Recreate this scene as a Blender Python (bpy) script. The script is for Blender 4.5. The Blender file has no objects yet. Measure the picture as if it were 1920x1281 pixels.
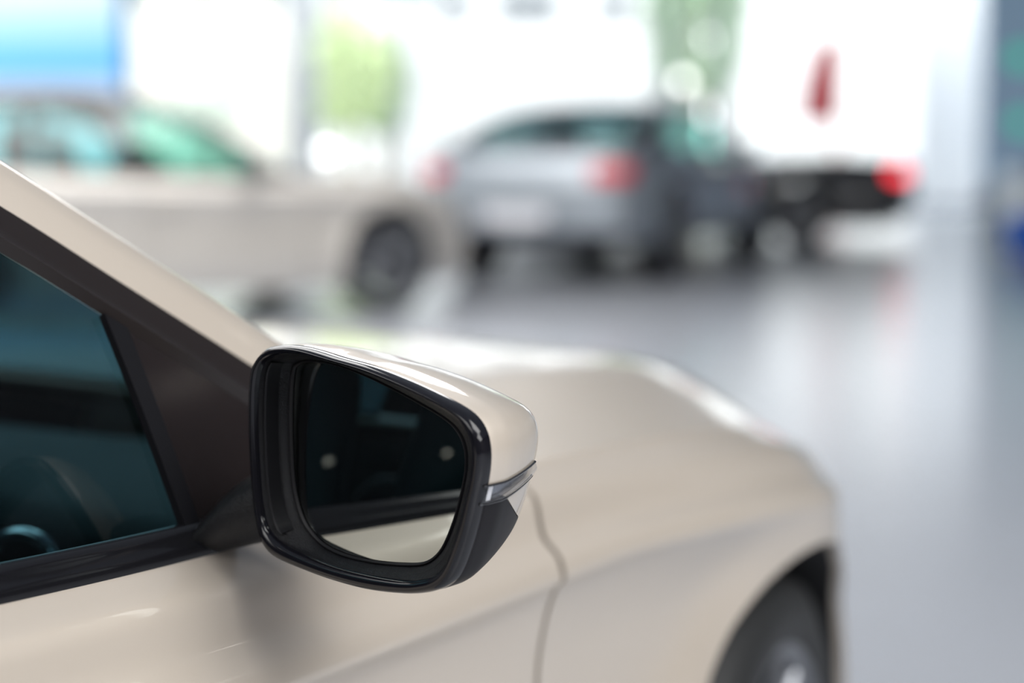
import bpy, math, random
import numpy as np
from mathutils import Vector

random.seed(4)
COL = bpy.context.scene.collection
PI = math.pi

# ------------------------------------------------------------------ camera model
FPX, CAM_H = 3600.0, 1.15
PITCH = math.atan(375.5 / FPX)
CAM = np.array([0.0, 0.0, CAM_H])


def ray(px, py):
    d = np.array([(px - 960) / FPX, 1.0, -(py - 640.5) / FPX])
    c, s = math.cos(PITCH), math.sin(PITCH)
    return np.array([d[0], c * d[1] + s * d[2], -s * d[1] + c * d[2]])


# ------------------------------------------------------------------ small maths
def pchip(tab):
    xs = np.array([p[0] for p in tab], float)
    ys = np.array([p[1] for p in tab], float)
    o = np.argsort(xs)
    xs, ys = xs[o], ys[o]
    h = np.diff(xs)
    d = np.diff(ys) / h
    m = np.zeros(len(xs))
    m[0], m[-1] = d[0], d[-1]
    for i in range(1, len(xs) - 1):
        if d[i - 1] * d[i] > 0:
            w1, w2 = 2 * h[i] + h[i - 1], h[i] + 2 * h[i - 1]
            m[i] = (w1 + w2) / (w1 / d[i - 1] + w2 / d[i])

    def fn(x):
        x = np.asarray(x, float)
        xc = np.clip(x, xs[0], xs[-1])
        i = np.clip(np.searchsorted(xs, xc) - 1, 0, len(xs) - 2)
        t = (xc - xs[i]) / h[i]
        a, b = ys[i], ys[i + 1]
        return ((1 + 2 * t) * (1 - t) ** 2 * a + t * (1 - t) ** 2 * h[i] * m[i]
                + t * t * (3 - 2 * t) * b + t * t * (t - 1) * h[i] * m[i + 1])
    return fn


def catmull(pts, n, closed=False):
    p = np.array(pts, float)
    out = []
    m = len(p)
    segs = m if closed else m - 1
    for i in range(segs):
        if closed:
            a, b, c, d = p[(i - 1) % m], p[i], p[(i + 1) % m], p[(i + 2) % m]
        else:
            b, c = p[i], p[i + 1]
            a = p[i - 1] if i > 0 else 2 * b - c
            d = p[i + 2] if i + 2 < m else 2 * c - b
        for t in np.linspace(0, 1, n, endpoint=False):
            out.append(0.5 * (2 * b + (c - a) * t + (2 * a - 5 * b + 4 * c - d) * t * t
                              + (3 * b - a - 3 * c + d) * t ** 3))
    if not closed:
        out.append(p[-1])
    return np.array(out)


# ------------------------------------------------------------------ materials
def mat(name, col, rough=0.5, metal=0.0, coat=0.0, coat_rough=0.02, spec=0.5, emit=None, estr=0.0,
        noise=0.0, nscale=40.0, bump=0.0, bscale=300.0):
    m = bpy.data.materials.new(name)
    m.use_nodes = True
    nt = m.node_tree
    b = nt.nodes['Principled BSDF']
    b.inputs['Base Color'].default_value = (*col, 1)
    b.inputs['Roughness'].default_value = rough
    b.inputs['Metallic'].default_value = metal
    b.inputs['Coat Weight'].default_value = coat
    b.inputs['Coat Roughness'].default_value = coat_rough
    b.inputs['Specular IOR Level'].default_value = spec
    if emit:
        b.inputs['Emission Color'].default_value = (*emit, 1)
        b.inputs['Emission Strength'].default_value = estr
    tc = nt.nodes.new('ShaderNodeTexCoord')
    if noise > 0:
        n = nt.nodes.new('ShaderNodeTexNoise')
        n.inputs['Scale'].default_value = nscale
        n.inputs['Detail'].default_value = 3
        nt.links.new(tc.outputs['Object'], n.inputs['Vector'])
        mx = nt.nodes.new('ShaderNodeMix')
        mx.data_type = 'RGBA'
        mx.inputs['A'].default_value = (*[max(0, c * (1 - noise)) for c in col], 1)
        mx.inputs['B'].default_value = (*[min(1, c * (1 + noise)) for c in col], 1)
        nt.links.new(n.outputs['Fac'], mx.inputs['Factor'])
        nt.links.new(mx.outputs['Result'], b.inputs['Base Color'])
    if bump > 0:
        n2 = nt.nodes.new('ShaderNodeTexNoise')
        n2.inputs['Scale'].default_value = bscale
        nt.links.new(tc.outputs['Object'], n2.inputs['Vector'])
        bp = nt.nodes.new('ShaderNodeBump')
        bp.inputs['Strength'].default_value = bump
        bp.inputs['Distance'].default_value = 0.002
        nt.links.new(n2.outputs['Fac'], bp.inputs['Height'])
        nt.links.new(bp.outputs['Normal'], b.inputs['Normal'])
    return m


def glass_mat(name, tint, ior=1.45, rough=0.0):
    m = bpy.data.materials.new(name)
    m.use_nodes = True
    nt = m.node_tree
    for n in list(nt.nodes):
        nt.nodes.remove(n)
    out = nt.nodes.new('ShaderNodeOutputMaterial')
    mix = nt.nodes.new('ShaderNodeMixShader')
    tr = nt.nodes.new('ShaderNodeBsdfTransparent')
    gl = nt.nodes.new('ShaderNodeBsdfGlossy')
    fr = nt.nodes.new('ShaderNodeFresnel')
    tr.inputs['Color'].default_value = (*tint, 1)
    gl.inputs['Roughness'].default_value = rough
    gl.inputs['Color'].default_value = (1, 1, 1, 1)
    ge = nt.nodes.new('ShaderNodeNewGeometry')
    mr = nt.nodes.new('ShaderNodeMapRange')
    mr.inputs['To Min'].default_value = ior
    mr.inputs['To Max'].default_value = 1 / ior
    nt.links.new(ge.outputs['Backfacing'], mr.inputs['Value'])
    nt.links.new(mr.outputs[0], fr.inputs['IOR'])
    nt.links.new(fr.outputs[0], mix.inputs[0])
    nt.links.new(tr.outputs[0], mix.inputs[1])
    nt.links.new(gl.outputs[0], mix.inputs[2])
    nt.links.new(mix.outputs[0], out.inputs[0])
    return m


def gradient_mat(name, stops, z0, z1, rough=0.4):
    m = bpy.data.materials.new(name)
    m.use_nodes = True
    nt = m.node_tree
    b = nt.nodes['Principled BSDF']
    b.inputs['Roughness'].default_value = rough
    b.inputs['Emission Strength'].default_value = 0.45  # even glow added so the printed board looks brighter
    tc = nt.nodes.new('ShaderNodeTexCoord')
    sp = nt.nodes.new('ShaderNodeSeparateXYZ')
    mr = nt.nodes.new('ShaderNodeMapRange')
    mr.inputs['From Min'].default_value = z0
    mr.inputs['From Max'].default_value = z1
    cr = nt.nodes.new('ShaderNodeValToRGB')
    el = cr.color_ramp.elements
    el[0].position, el[0].color = stops[0][0], (*stops[0][1], 1)
    el[1].position, el[1].color = stops[-1][0], (*stops[-1][1], 1)
    for p, c in stops[1:-1]:
        e = el.new(p)
        e.color = (*c, 1)
    nt.links.new(tc.outputs['Object'], sp.inputs[0])
    nt.links.new(sp.outputs['Z'], mr.inputs['Value'])
    nt.links.new(mr.outputs[0], cr.inputs[0])
    nt.links.new(cr.outputs[0], b.inputs['Base Color'])
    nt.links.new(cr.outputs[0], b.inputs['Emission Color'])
    return m


M = {}
M['beige'] = mat('champagne_paint', (0.66, 0.585, 0.50), 0.42, 0.25, 1.0, 0.015, noise=0.015, nscale=900)
M['champ'] = mat('pale_champagne_paint', (0.60, 0.565, 0.52), 0.4, 0.25, 1.0, 0.02, noise=0.015, nscale=900)
M['greypaint'] = mat('grey_paint', (0.41, 0.455, 0.50), 0.38, 0.45, 1.0, 0.02, noise=0.02, nscale=900)
M['blackpaint'] = mat('black_paint', (0.03, 0.034, 0.042), 0.35, 0.1, 1.0, 0.02)
M['whitepaint'] = mat('white_paint', (0.8, 0.81, 0.83), 0.4, 0.0, 1.0, 0.02)
M['core'] = mat('dark_underbody', (0.02, 0.02, 0.022), 0.8)
M['gloss_black'] = mat('gloss_black_plastic', (0.006, 0.006, 0.008), 0.12, 0, 1.0, 0.01)
M['rim_black'] = mat('polished_black_rim', (0.007, 0.007, 0.010), 0.10, spec=0.45)
M['satin_black'] = mat('satin_black_plastic', (0.010, 0.010, 0.012), 0.42, 0, 0, spec=0.25)
M['cover_black'] = mat('dull_black_cover', (0.009, 0.008, 0.010), 0.45, spec=0.2)
M['shroud'] = mat('grained_shroud', (0.008, 0.008, 0.010), 0.28, spec=0.4, bump=0.5, bscale=1400)
M['seal'] = mat('black_rubber_seal', (0.006, 0.006, 0.008), 0.6, spec=0.15)
M['trim_black'] = mat('dark_gloss_trim', (0.008, 0.008, 0.010), 0.18, spec=0.35)
M['sail'] = mat('brown_black_sail', (0.016, 0.012, 0.012), 0.12, spec=0.35)
M['grain_black'] = mat('grained_black_plastic', (0.010, 0.010, 0.012), 0.4, spec=0.3, bump=0.35, bscale=900)
M['brown_black'] = mat('dark_brown_trim', (0.018, 0.014, 0.014), 0.32, 0, spec=0.3)
M['rubber'] = mat('tyre_rubber', (0.018, 0.019, 0.02), 0.6, bump=0.2, bscale=120)
M['alloy'] = mat('alloy_rim', (0.24, 0.25, 0.27), 0.3, 0.9)
M['chrome'] = mat('chrome', (0.75, 0.78, 0.8), 0.12, 1.0)
M['mirror'] = mat('tinted_mirror', (0.47, 0.50, 0.485), 0.0, 1.0)
M['dash'] = mat('dark_dashboard', (0.010, 0.013, 0.016), 0.5, spec=0.22, bump=0.1, bscale=700)
M['seat'] = mat('dark_leather', (0.03, 0.03, 0.034), 0.5)
M['liner'] = mat('headliner', (0.10, 0.10, 0.10), 0.9)
M['glass'] = glass_mat('tinted_side_glass', (0.12, 0.215, 0.25), 1.38)
M['wglass'] = glass_mat('windscreen_glass', (0.40, 0.55, 0.57), 1.5)
M['bglass'] = glass_mat('pale_teal_glass', (0.60, 0.90, 0.83), 1.5)
M['cglass'] = glass_mat('teal_sedan_glass', (0.55, 0.86, 0.79), 1.5)
M['roofdark'] = mat('dark_roof_reflection', (0.10, 0.10, 0.105), 0.4, 0.2, 0.6, 0.05)  # dark reflection on the champagne roof put into the base colour
M['dglass'] = glass_mat('dark_rear_glass', (0.18, 0.24, 0.27), 1.55)
M['lens'] = glass_mat('clear_lens', (0.85, 0.86, 0.88), 1.5)
M['silver'] = mat('silver_reflector', (0.42, 0.43, 0.46), 0.25, 0.8)
M['led'] = mat('white_led_block', (0.85, 0.85, 0.87), 0.3, 0.0, 0.5, emit=(1, 1, 1), estr=0.12)
M['red'] = mat('red_lamp_lens', (0.50, 0.01, 0.02), 0.2, 0, 1.0, 0.02, emit=(1, 0.03, 0.05), estr=0.25)
M['redlit'] = mat('lit_red_lamp', (0.6, 0.01, 0.02), 0.2, 0, 1.0, 0.02, emit=(1, 0.03, 0.05), estr=3.0)
M['plate'] = mat('white_number_plate', (0.82, 0.82, 0.86), 0.4)
M['headlamp'] = mat('headlamp', (0.32, 0.36, 0.42), 0.15, 0.7, 1.0, 0.01)


# ------------------------------------------------------------------ mesh builder
class MB:
    def __init__(self):
        self.v, self.f = [], []

    def grid(self, G, cu=False, cv=False, flip=False):
        G = np.asarray(G, float)
        n, m = G.shape[:2]
        b = len(self.v)
        self.v.extend(map(tuple, G.reshape(-1, 3)))
        for i in range(n if cu else n - 1):
            for j in range(m if cv else m - 1):
                q = (b + i * m + j, b + ((i + 1) % n) * m + j, b + ((i + 1) % n) * m + (j + 1) % m, b + i * m + (j + 1) % m)
                self.f.append(q[::-1] if flip else q)
        return self

    def poly(self, P):
        b = len(self.v)
        self.v.extend(tuple(p) for p in P)
        self.f.append(tuple(range(b, b + len(P))))
        return self

    def box(self, lo, hi):
        (x0, y0, z0), (x1, y1, z1) = lo, hi
        b = len(self.v)
        self.v.extend([(x0, y0, z0), (x1, y0, z0), (x1, y1, z0), (x0, y1, z0), (x0, y0, z1), (x1, y0, z1), (x1, y1, z1), (x0, y1, z1)])
        for q in ((0, 3, 2, 1), (4, 5, 6, 7), (0, 1, 5, 4), (1, 2, 6, 5), (2, 3, 7, 6), (3, 0, 4, 7)):
            self.f.append(tuple(b + k for k in q))
        return self

    def lathe(self, prof, n=48, centre=(0, 0, 0)):
        """profile (axial y, radius) turned about the local y axis"""
        c = np.array(centre)
        G = []
        for k in range(n):
            a = 2 * PI * k / n
            G.append([c + np.array([r * math.cos(a), y, r * math.sin(a)]) for y, r in prof])
        return self.grid(np.array(G), cu=True)

    def tube(self, path, r, n=10):
        P = [np.array(p, float) for p in path]
        rs = r if hasattr(r, '__len__') else [r] * len(P)
        G = []
        up = np.array([0.13, 0.21, 0.97])
        for i, p in enumerate(P):
            t = P[min(i + 1, len(P) - 1)] - P[max(i - 1, 0)]
            t = t / np.linalg.norm(t)
            a = np.cross(t, up)
            a /= np.linalg.norm(a)
            b_ = np.cross(t, a)
            G.append([p + rs[i] * (math.cos(k * 2 * PI / n) * a + math.sin(k * 2 * PI / n) * b_) for k in range(n)])
        self.grid(np.array(G), cv=True)
        self.poly(G[0][::-1])
        self.poly(G[-1])
        return self

    def build(self, name, material, parent=None, smooth=True, merge=True, thick=0.0, bevel=0.0, sub=0, out=None):
        me = bpy.data.meshes.new(name)
        me.from_pydata([tuple(map(float, v)) for v in self.v], [], self.f)
        me.materials.append(material)
        import bmesh
        bm = bmesh.new()
        bm.from_mesh(me)
        if merge:
            bmesh.ops.remove_doubles(bm, verts=bm.verts, dist=1e-5)
            bmesh.ops.dissolve_degenerate(bm, dist=1e-6, edges=bm.edges)
        if out is not None:
            bm.normal_update()
            o = Vector(out)
            s = sum((f.normal.dot(f.calc_center_median() - o)) * f.calc_area() for f in bm.faces)
            if s < 0:
                bmesh.ops.reverse_faces(bm, faces=bm.faces)
        bm.to_mesh(me)
        bm.free()
        if smooth:
            for p in me.polygons:
                p.use_smooth = True
        ob = bpy.data.objects.new(name, me)
        COL.objects.link(ob)
        if parent:
            ob.parent = parent
        if thick:
            md = ob.modifiers.new('thickness', 'SOLIDIFY')
            md.thickness = thick
            md.offset = -1
            es = ob.modifiers.new('crisp_edges', 'EDGE_SPLIT')
            es.split_angle = math.radians(48)
        if bevel:
            md = ob.modifiers.new('rounding', 'BEVEL')
            md.width = bevel
            md.segments = 3
            md.limit_method = 'ANGLE'
        if sub:
            md = ob.modifiers.new('smooth', 'SUBSURF')
            md.levels = md.render_levels = sub
        return ob


def tag(o, label, cat, group=None):
    o['label'] = label
    o['category'] = cat
    if group:
        o['group'] = group
    return o


def empty(name, loc, rotz=0.0, scale=1.0):
    o = bpy.data.objects.new(name, None)
    o.location = loc
    o.rotation_euler = (0, 0, rotz)
    o.scale = (scale,) * 3
    o.empty_display_size = 0.2
    COL.objects.link(o)
    return o


def structure(o):
    o['kind'] = 'structure'
    return o


# ------------------------------------------------------------------ car geometry (u forward, v to the right, z up)
def L(P):
    """car coordinates (u, v, z) -> object coordinates"""
    P = np.asarray(P, float)
    Q = P.copy()
    Q[..., 1] = -P[..., 1]
    return Q


ZA, RA, RT = 0.325, 0.365, 0.325           # arch centre height, arch radius, tyre radius
UR = -2.82                                 # rear axle
hw = pchip([(-4.0, .80), (-3.7, .875), (-3.3, .922), (-2.82, .935), (-2.2, .927), (-1, .926), (-.55, .925), (-.15, .934), (0, .928),
            (.1, .912), (.2, .878), (.3, .840), (.45, .782), (.62, .70), (.75, .62)])
zT = pchip([(-4.0, .925), (-3.5, .93), (-2.8, .925), (-2, .90), (-1.3, .876), (-1, .866), (-.6, .862), (-.3, .848), (-.05, .828),
            (.2, .793), (.45, .745), (.62, .70), (.75, .66)])
vOff = pchip([(-4.0, .16), (-3.5, .11), (-2.6, .075), (-1.6, .063), (-.6, .062), (-.3, .075), (-.05, .095), (.2, .105), (.45, .11), (.62, .11)])
ZC = .772
FLARE = 0.018


def vT(u):
    return hw(u) - vOff(u)


def side_keys(u):
    h, zt, off = float(hw(u)), float(zT(u)), float(vOff(u))
    zc = min(ZC + .06 * max(0, -1 - u) * .5, zt - .085)
    k = 1.0
    if u > -.25:
        k = max(0.0, 1 - (u + .25) / .45)
    if u < -3.2:
        k = max(0.0, 1 - (-3.2 - u) / .5)
    cc = .35 + .65 * max(0.0, 1 - abs(u + .2) / .42)
    keys = [(zt, h - off), (zt - .006, h - off * .86), (zt - .022, h - off * .50), (zt - .055, h - .020 - .003),
            (zc + .016, h - .008 + .002 * k), (zc, h - .008 + .006 * k), (zc - .012, h - .009 - .002 * k), (zc - .05, h - .014 - .022 * k * cc), (zc - .085, h - .016 - .031 * k * cc),
            (zc - .14, h - .018 - .033 * k * cc), (.54, h - .016 - .020 * k * cc), (.44, h - .010), (.36, h - .008), (.28, h - .018), (.23, h - .04), (.18, h - .075)]
    return keys


_cache = {}


def v_side(u, z):
    key = round(u, 4)
    if key not in _cache:
        _cache[key] = pchip(side_keys(u))
    v = float(_cache[key](z))
    for ua in (0.0, UR):
        r = math.hypot(u - ua, z - ZA)
        d = (r - RA)
        if d > -.03 and z < .8:
            v += FLARE * math.exp(-(max(d, 0) / .055) ** 2) * (1 if z < .62 else max(0, 1 - (z - .62) / .16))
    return v


def z_low(u, base=.19):
    for ua in (0.0, UR):
        if abs(u - ua) < RA:
            return max(base, ZA + math.sqrt(RA * RA - (u - ua) ** 2))
    return base


def columns(u0, u1, step=.03):
    us = set(np.linspace(u0, u1, max(2, int(abs(u1 - u0) / step))).round(4))
    for ua in (0.0, UR):
        for a in np.linspace(0, PI, 41):
            x = ua + RA * math.cos(a)
            if min(u0, u1) < x < max(u0, u1):
                us.add(round(x, 4))
        for e in (RA + .0012, -RA - .0012):
            if min(u0, u1) < ua + e < max(u0, u1):
                us.add(ua + e)
    us.add(u0)
    us.add(u1)
    return sorted(us)


def side_panel(u0, u1, zmin=.19, drop=0.0, rows=3, inset=0.0, shift=None):
    """(columns x rows x 3) on the right flank; shift(z) slides the ends for slanted shut lines"""
    G = []
    for u in columns(u0, u1):
        ks = side_keys(u)
        zs = []
        for a, b in zip(ks[:-1], ks[1:]):
            zs += list(np.linspace(a[0], b[0], rows, endpoint=False))
        zs.append(ks[-1][0])
        lo = z_low(u, zmin)
        top = ks[0][0] - drop
        G.append([(u, v_side(u, min(max(z, lo), top)) - inset, min(max(z, lo), top)) for z in zs])
    return np.array(G)


def mirror_v(G):
    H = np.array(G, float).copy()
    H[..., 1] *= -1
    return H


OC0 = [(-.65, .872), (-.745, .933), (-.848, .9985), (-.971, 1.076), (-1.067, 1.137), (-1.25, 1.245), (-1.48, 1.335), (-1.8, 1.383), (-2.15, 1.383),
       (-2.5, 1.340), (-2.85, 1.245), (-3.15, 1.125), (-3.42, .985), (-3.50, .935)]


def lean(dz):
    return .36 * dz + .28 * dz * dz


U0, U1 = .62, -3.70                        # where the flanks hand over to nose and tail
Dn = pchip([(.18, .12), (.3, .19), (.45, .225), (.6, .21), (.66, .185), (.705, .15)])
Dr = pchip([(.18, .12), (.3, .23), (.45, .28), (.62, .29), (.78, .27), (.88, .24), (.93, .19)])


def nose(a, z, off=0.0):
    s, c = math.sin(a), max(0.0, math.cos(a))
    vv = v_side(U0, min(z, float(zT(U0)))) * abs(s) ** .72 * (1 if s >= 0 else -1)
    return np.array([U0 + float(Dn(z)) * c ** .8 + off * c, vv + off * s, z])


def tail(a, z, off=0.0):
    s, c = math.sin(a), max(0.0, math.cos(a))
    vv = v_side(U1, min(z, float(zT(U1)))) * abs(s) ** .62 * (1 if s >= 0 else -1)
    return np.array([U1 - float(Dr(z)) * c ** .7 - off * c, vv + off * s, z])


def hood_grid(n=41, m=45):
    zc = pchip([(0, .897), (.3, .892), (.55, .879), (.7, .851), (.85, .804), (.95, .750), (1, .706)])
    prof = pchip([(0, 1.0), (.45, .97), (.66, .93), (.74, .86), (.80, .68), (.9, .34), (1, 0)])
    G = []
    for w in np.linspace(0, 1, n):
        ue = -.62 + (U0 + .62) * w
        row = []
        for t in np.linspace(-1, 1, m):
            a = t * PI / 2
            uf = U0 + float(Dn(.705)) * max(0, math.cos(a)) ** .8
            gt = abs(math.sin(a)) ** .72 * (1 if t > 0 else -1)
            fr = (1 - w ** 1.5) * t + w ** 1.5 * gt
            uc = -.62 + .17 * (1 - t * t)
            u = uc * (1 - w) + uf * w
            ve = float(vT(ue)) - .004
            ze = float(zT(ue))
            row.append((u, fr * ve, ze + (float(zc(w)) - ze) * float(prof(abs(fr)))))
        G.append(row)
    return np.array(G)


def deck_grid(n=15, m=31):
    zc = pchip([(0, .965), (.5, .965), (.8, .95), (1, .932)])
    G = []
    for w in np.linspace(0, 1, n):
        ue = -3.42 + (U1 + 3.42) * w
        row = []
        for t in np.linspace(-1, 1, m):
            a = t * PI / 2
            ur = U1 - float(Dr(.93)) * max(0, math.cos(a)) ** .7
            gt = abs(math.sin(a)) ** .62 * (1 if t > 0 else -1)
            fr = (1 - w ** 1.5) * t + w ** 1.5 * gt
            u = (-3.42 - .12 * (1 - t * t)) * (1 - w) + ur * w
            ve, ze = float(vT(ue)) - .004, float(zT(ue))
            row.append((u, fr * ve, ze + (float(zc(w)) - ze) * (1 - abs(fr) ** 3)))
        G.append(row)
    return np.array(G)


def offset_curve(P, d):
    P = np.array(P)
    out = []
    for i in range(len(P)):
        t = P[min(i + 1, len(P) - 1)] - P[max(i - 1, 0)]
        t /= np.linalg.norm(t)
        out.append(P[i] + d * np.array([-t[1], t[0]]))
    return np.array(out)


def z_belt(u):
    return float(zT(u)) + .016


def vg(u, z, inset=0.0):
    return float(vT(u)) - .004 - lean(max(0.0, z - float(zT(u)))) - inset


def make_car(name, loc, rotz, paint, scale=1.0, style='sedan', glass=None, wglass=None, tail_mat=None, roof_mat=None, interior=1, wheel_steer=0.0):
    root = empty(name, loc, rotz, scale)
    glass = glass or M['glass']
    wglass = wglass or M['wglass']
    tail_mat = tail_mat or M['red']
    roof_mat = roof_mat or paint
    OCp = OC0
    if style == 'coupe':       # taller fastback
        OCp = [(-.65, .872), (-.745, .925), (-.848, .982), (-.971, 1.048), (-1.067, 1.098), (-1.25, 1.185), (-1.48, 1.258), (-1.75, 1.295), (-2.1, 1.28),
               (-2.5, 1.215), (-2.85, 1.135), (-3.15, 1.045), (-3.42, .965), (-3.52, .94)]
    OC = catmull(OCp, 8)
    mid = (-1.5, 0, .6)
    open_top = style == 'roadster'

    def both(builder, nm, material, **kw):
        res = []
        for sgn in (1, -1):
            mb = builder(sgn)
            res.append(mb.build(nm, material, root, out=mid, **kw))
        return res

    def panel(u0, u1, nm, material=paint, zmin=.19, thick=.012, **kw):
        G = side_panel(u0, u1, zmin, **kw)
        return [MB().grid(L(G if s > 0 else mirror_v(G))).build(nm, material, root, out=mid, thick=thick) for s in (1, -1)]

    g = .004
    panel(-.59 + g, U0, 'front_fender')
    doors = panel(-1.68 + g, -.59 - g, 'front_door')
    if open_top:
        panel(U1, -1.68 - g, 'rear_fender')
        rdoors = None
    else:
        rdoors = panel(-2.56, -1.68 - g, 'rear_door')
        panel(U1, -2.565, 'rear_fender')
    # dark shell behind the shut lines
    G = side_panel(-3.6, .55, .19, drop=.012, inset=.02)
    for s in (1, -1):
        MB().grid(L(G if s > 0 else mirror_v(G))).build('inner_body_shell', M['core'], root, out=mid)
    # hood, deck
    H = hood_grid()
    MB().grid(L(H)).build('hood', paint, root, out=(0, 0, 0), thick=.012)
    MB().grid(L(deck_grid())).build('trunk_lid', paint, root, out=(-3.6, 0, 0), thick=.012)
    # nose and tail
    zs = np.linspace(float(zT(U0)) - .004, .18, 26)
    MB().grid(L(np.array([[nose(a, z) for z in zs] for a in np.linspace(-PI / 2, PI / 2, 61)]))).build('front_bumper', paint, root, out=(0, 0, .5), thick=.01)
    zs = np.linspace(float(zT(U1)) - .004, .30, 30)
    rb = MB().grid(L(np.array([[tail(a, z) for z in zs] for a in np.linspace(-PI / 2, PI / 2, 61)]))).build('rear_bumper', paint, root, out=(-3, 0, .5), thick=.01)

    def patch(fn, a0, a1, z0, z1, off, n=14, m=6):
        return L(np.array([[fn(a, z, off) for z in np.linspace(z0, z1, m)] for a in np.linspace(a0, a1, n)]))
    R_ = math.radians
    for s in (1, -1):
        hl = MB().grid(patch(nose, s * R_(48), s * R_(88), .575, .672, .004)).build('headlight', M['headlamp'], root, out=(0, 0, .5), thick=.01)
        MB().grid(patch(nose, s * R_(3), s * R_(24), .44, .65, .004)).build('grille', M['gloss_black'], root, out=(0, 0, .5), thick=.01)
        MB().grid(patch(tail, s * R_(34), s * R_(86), .70, .825, .006)).build('tail_light', tail_mat, root, out=(-3, 0, .5), thick=.012)
    MB().grid(patch(nose, R_(-50), R_(50), .22, .33, .004, 24)).build('air_intake', M['satin_black'], root, out=(0, 0, .5), thick=.01)
    MB().grid(patch(tail, R_(-88), R_(88), .225, .305, .004, 40)).build('rear_diffuser', M['satin_black'], root, out=(-3, 0, .5), thick=.01)
    xr = tail(0, .55)[0] - .012
    zp = .50 if style != 'coupe' else .37
    xr = tail(0, zp + .06)[0] - .012
    MB().box((xr - .012, -.26, zp), (xr + .03, .26, zp + .115)).build('number_plate', M['plate'], root, smooth=False, bevel=.004)
    # underbody
    MB().box((-3.6, -.62, .27), (.60, .62, .50)).build('underbody', M['core'], root, smooth=False, bevel=.03)
    # wheels
    for ua in (0.0, UR):
        for s in (1, -1):
            vc = s * ((.77 if wheel_steer else .785) if ua == 0 else .805)
            e = -s
            tyre = MB().lathe([(y * e, r) for y, r in ((-.10, .222), (-.11, .248), (-.112, .28), (-.098, .312), (-.07, .324), (0, RT), (.07, .324), (.098, .312), (.112, .28), (.11, .248), (.10, .235))], 56)
            t = tyre.build('tyre', M['rubber'], root)
            t.location = (ua, -vc, RT)
            rim = MB().lathe([(y * e, r) for y, r in ((-.09, .20), (.02, .196), (.095, .222), (.106, .234), (.10, .243))], 56)
            for k in range(10):
                a = k * 2 * PI / 10 + .12 + (.10 if k % 2 else -.10)
                ca, sa = math.cos(a), math.sin(a)
                pts = []
                for rr, wd, yy in ((.045, .020, .075), (.12, .015, .082), (.222, .017, .092)):
                    pts.append([(rr * ca - wd * sa, yy * e, rr * sa + wd * ca), (rr * ca, (yy + .008) * e, rr * sa), (rr * ca + wd * sa, yy * e, rr * sa - wd * ca),
                                (rr * ca + wd * sa * .8, (yy - .03) * e, rr * sa - wd * ca * .8), (rr * ca - wd * sa * .8, (yy - .03) * e, rr * sa + wd * ca * .8)])
                rim.grid(np.array(pts), cv=True)
            rim.build('rim', M['alloy'], t)
            MB().lathe([(.06 * e, .001), (.09 * e, .001), (.093 * e, .03), (.085 * e, .055), (.05 * e, .06)], 32).build('hub_cap', M['gloss_black'], t)
            MB().lathe([(-.02 * e, .05), (.03 * e, .05), (.03 * e, .165), (.005 * e, .165), (.005 * e, .05)], 40).build('brake_disc', M['silver'], t)
            if wheel_steer and ua == 0.0:
                t.rotation_euler = (0, 0, wheel_steer)
            A = []
            for a in np.linspace(-.25, PI + .25, 30):
                uu, zz = ua + (RA - .004) * math.cos(a), ZA + (RA - .004) * math.sin(a)
                A.append([(uu, vv * s, zz) for vv in (v_side(uu, zz) - .014, .60)])
            MB().grid(L(np.array(A))).build('wheel_arch_liner', M['core'], root)
    # ---------------- greenhouse
    def gp(c, inset=0.0):
        return np.array([(u, vg(u, z, inset), z) for u, z in c])
    BC = offset_curve(OC, .032 if style != 'coupe' else .04)
    GC = offset_curve(OC, .07 if style == 'coupe' else (.085 if roof_mat != paint else .065))
    tau = range(len(OC))
    zlow_ok = [i for i in tau if OC[i][1] > z_belt(OC[i][0]) + .0]
    if open_top:
        zk_end = [i for i in tau if OC[i][0] > -1.12]
    r4 = []
    rail = []
    for i in tau:
        u, z = OC[i]
        b = BC[i]
        bu, bz = b[0], max(b[1], float(zT(b[0])) + .002)
        mu, mz = (u * .6 + bu * .4), (z * .6 + bz * .4)
        ti = OC[min(i + 1, len(OC) - 1)] - OC[max(i - 1, 0)]
        ti = ti / np.linalg.norm(ti)
        nrm = np.array([ti[1], -ti[0]])         # outward in (u,z)
        rows = [(bu, vg(bu, bz) - .001, bz), (mu, vg(mu, mz) + .002, mz), (u, vg(u, z), z)]
        q = np.array([u, z]) + nrm * .006
        rows.append((q[0], vg(u, z) - .010, q[1]))
        q = np.array([u, z]) + nrm * .010
        rows.append((q[0], vg(u, z) - .024, q[1]))
        q = np.array([u, z]) + nrm * .009
        rows.append((q[0], vg(u, z) - .046, q[1]))
        rail.append(rows)
        r4.append(rows[-1])
    rail = np.array(rail)
    r4 = np.array(r4)
    sel = list(tau) if not open_top else zk_end
    for s in (1, -1):
        q = rail[sel] if s > 0 else mirror_v(rail[sel])
        MB().grid(L(q)).build('roof_pillar', roof_mat, root, out=(-1.6, 0, .9), thick=.008)
    iw = [i for i in tau if OC[i][0] > -1.40]
    if open_top:
        iw = zk_end
    ir = [i for i in tau if OC[i][0] < (-2.35 if style == 'coupe' else -2.72) and OC[i][0] > -3.49]

    def cross(i, bow, k, rise):
        e = r4[i]
        row = []
        for t in np.linspace(-1, 1, 25):
            row.append((e[0] + bow * (1 - t * t), e[1] * t, e[2] + rise * (1 - t * t)))
        return row
    nI = len(iw)
    W = np.array([cross(i, .15 * (1 - j / (nI - 1)) + .05 * j / (nI - 1), 0, .02 + .015 * j / nI) for j, i in enumerate(iw)])
    MB().grid(L(W)).build('windscreen', wglass, root, out=(-2, 0, .6))
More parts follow.
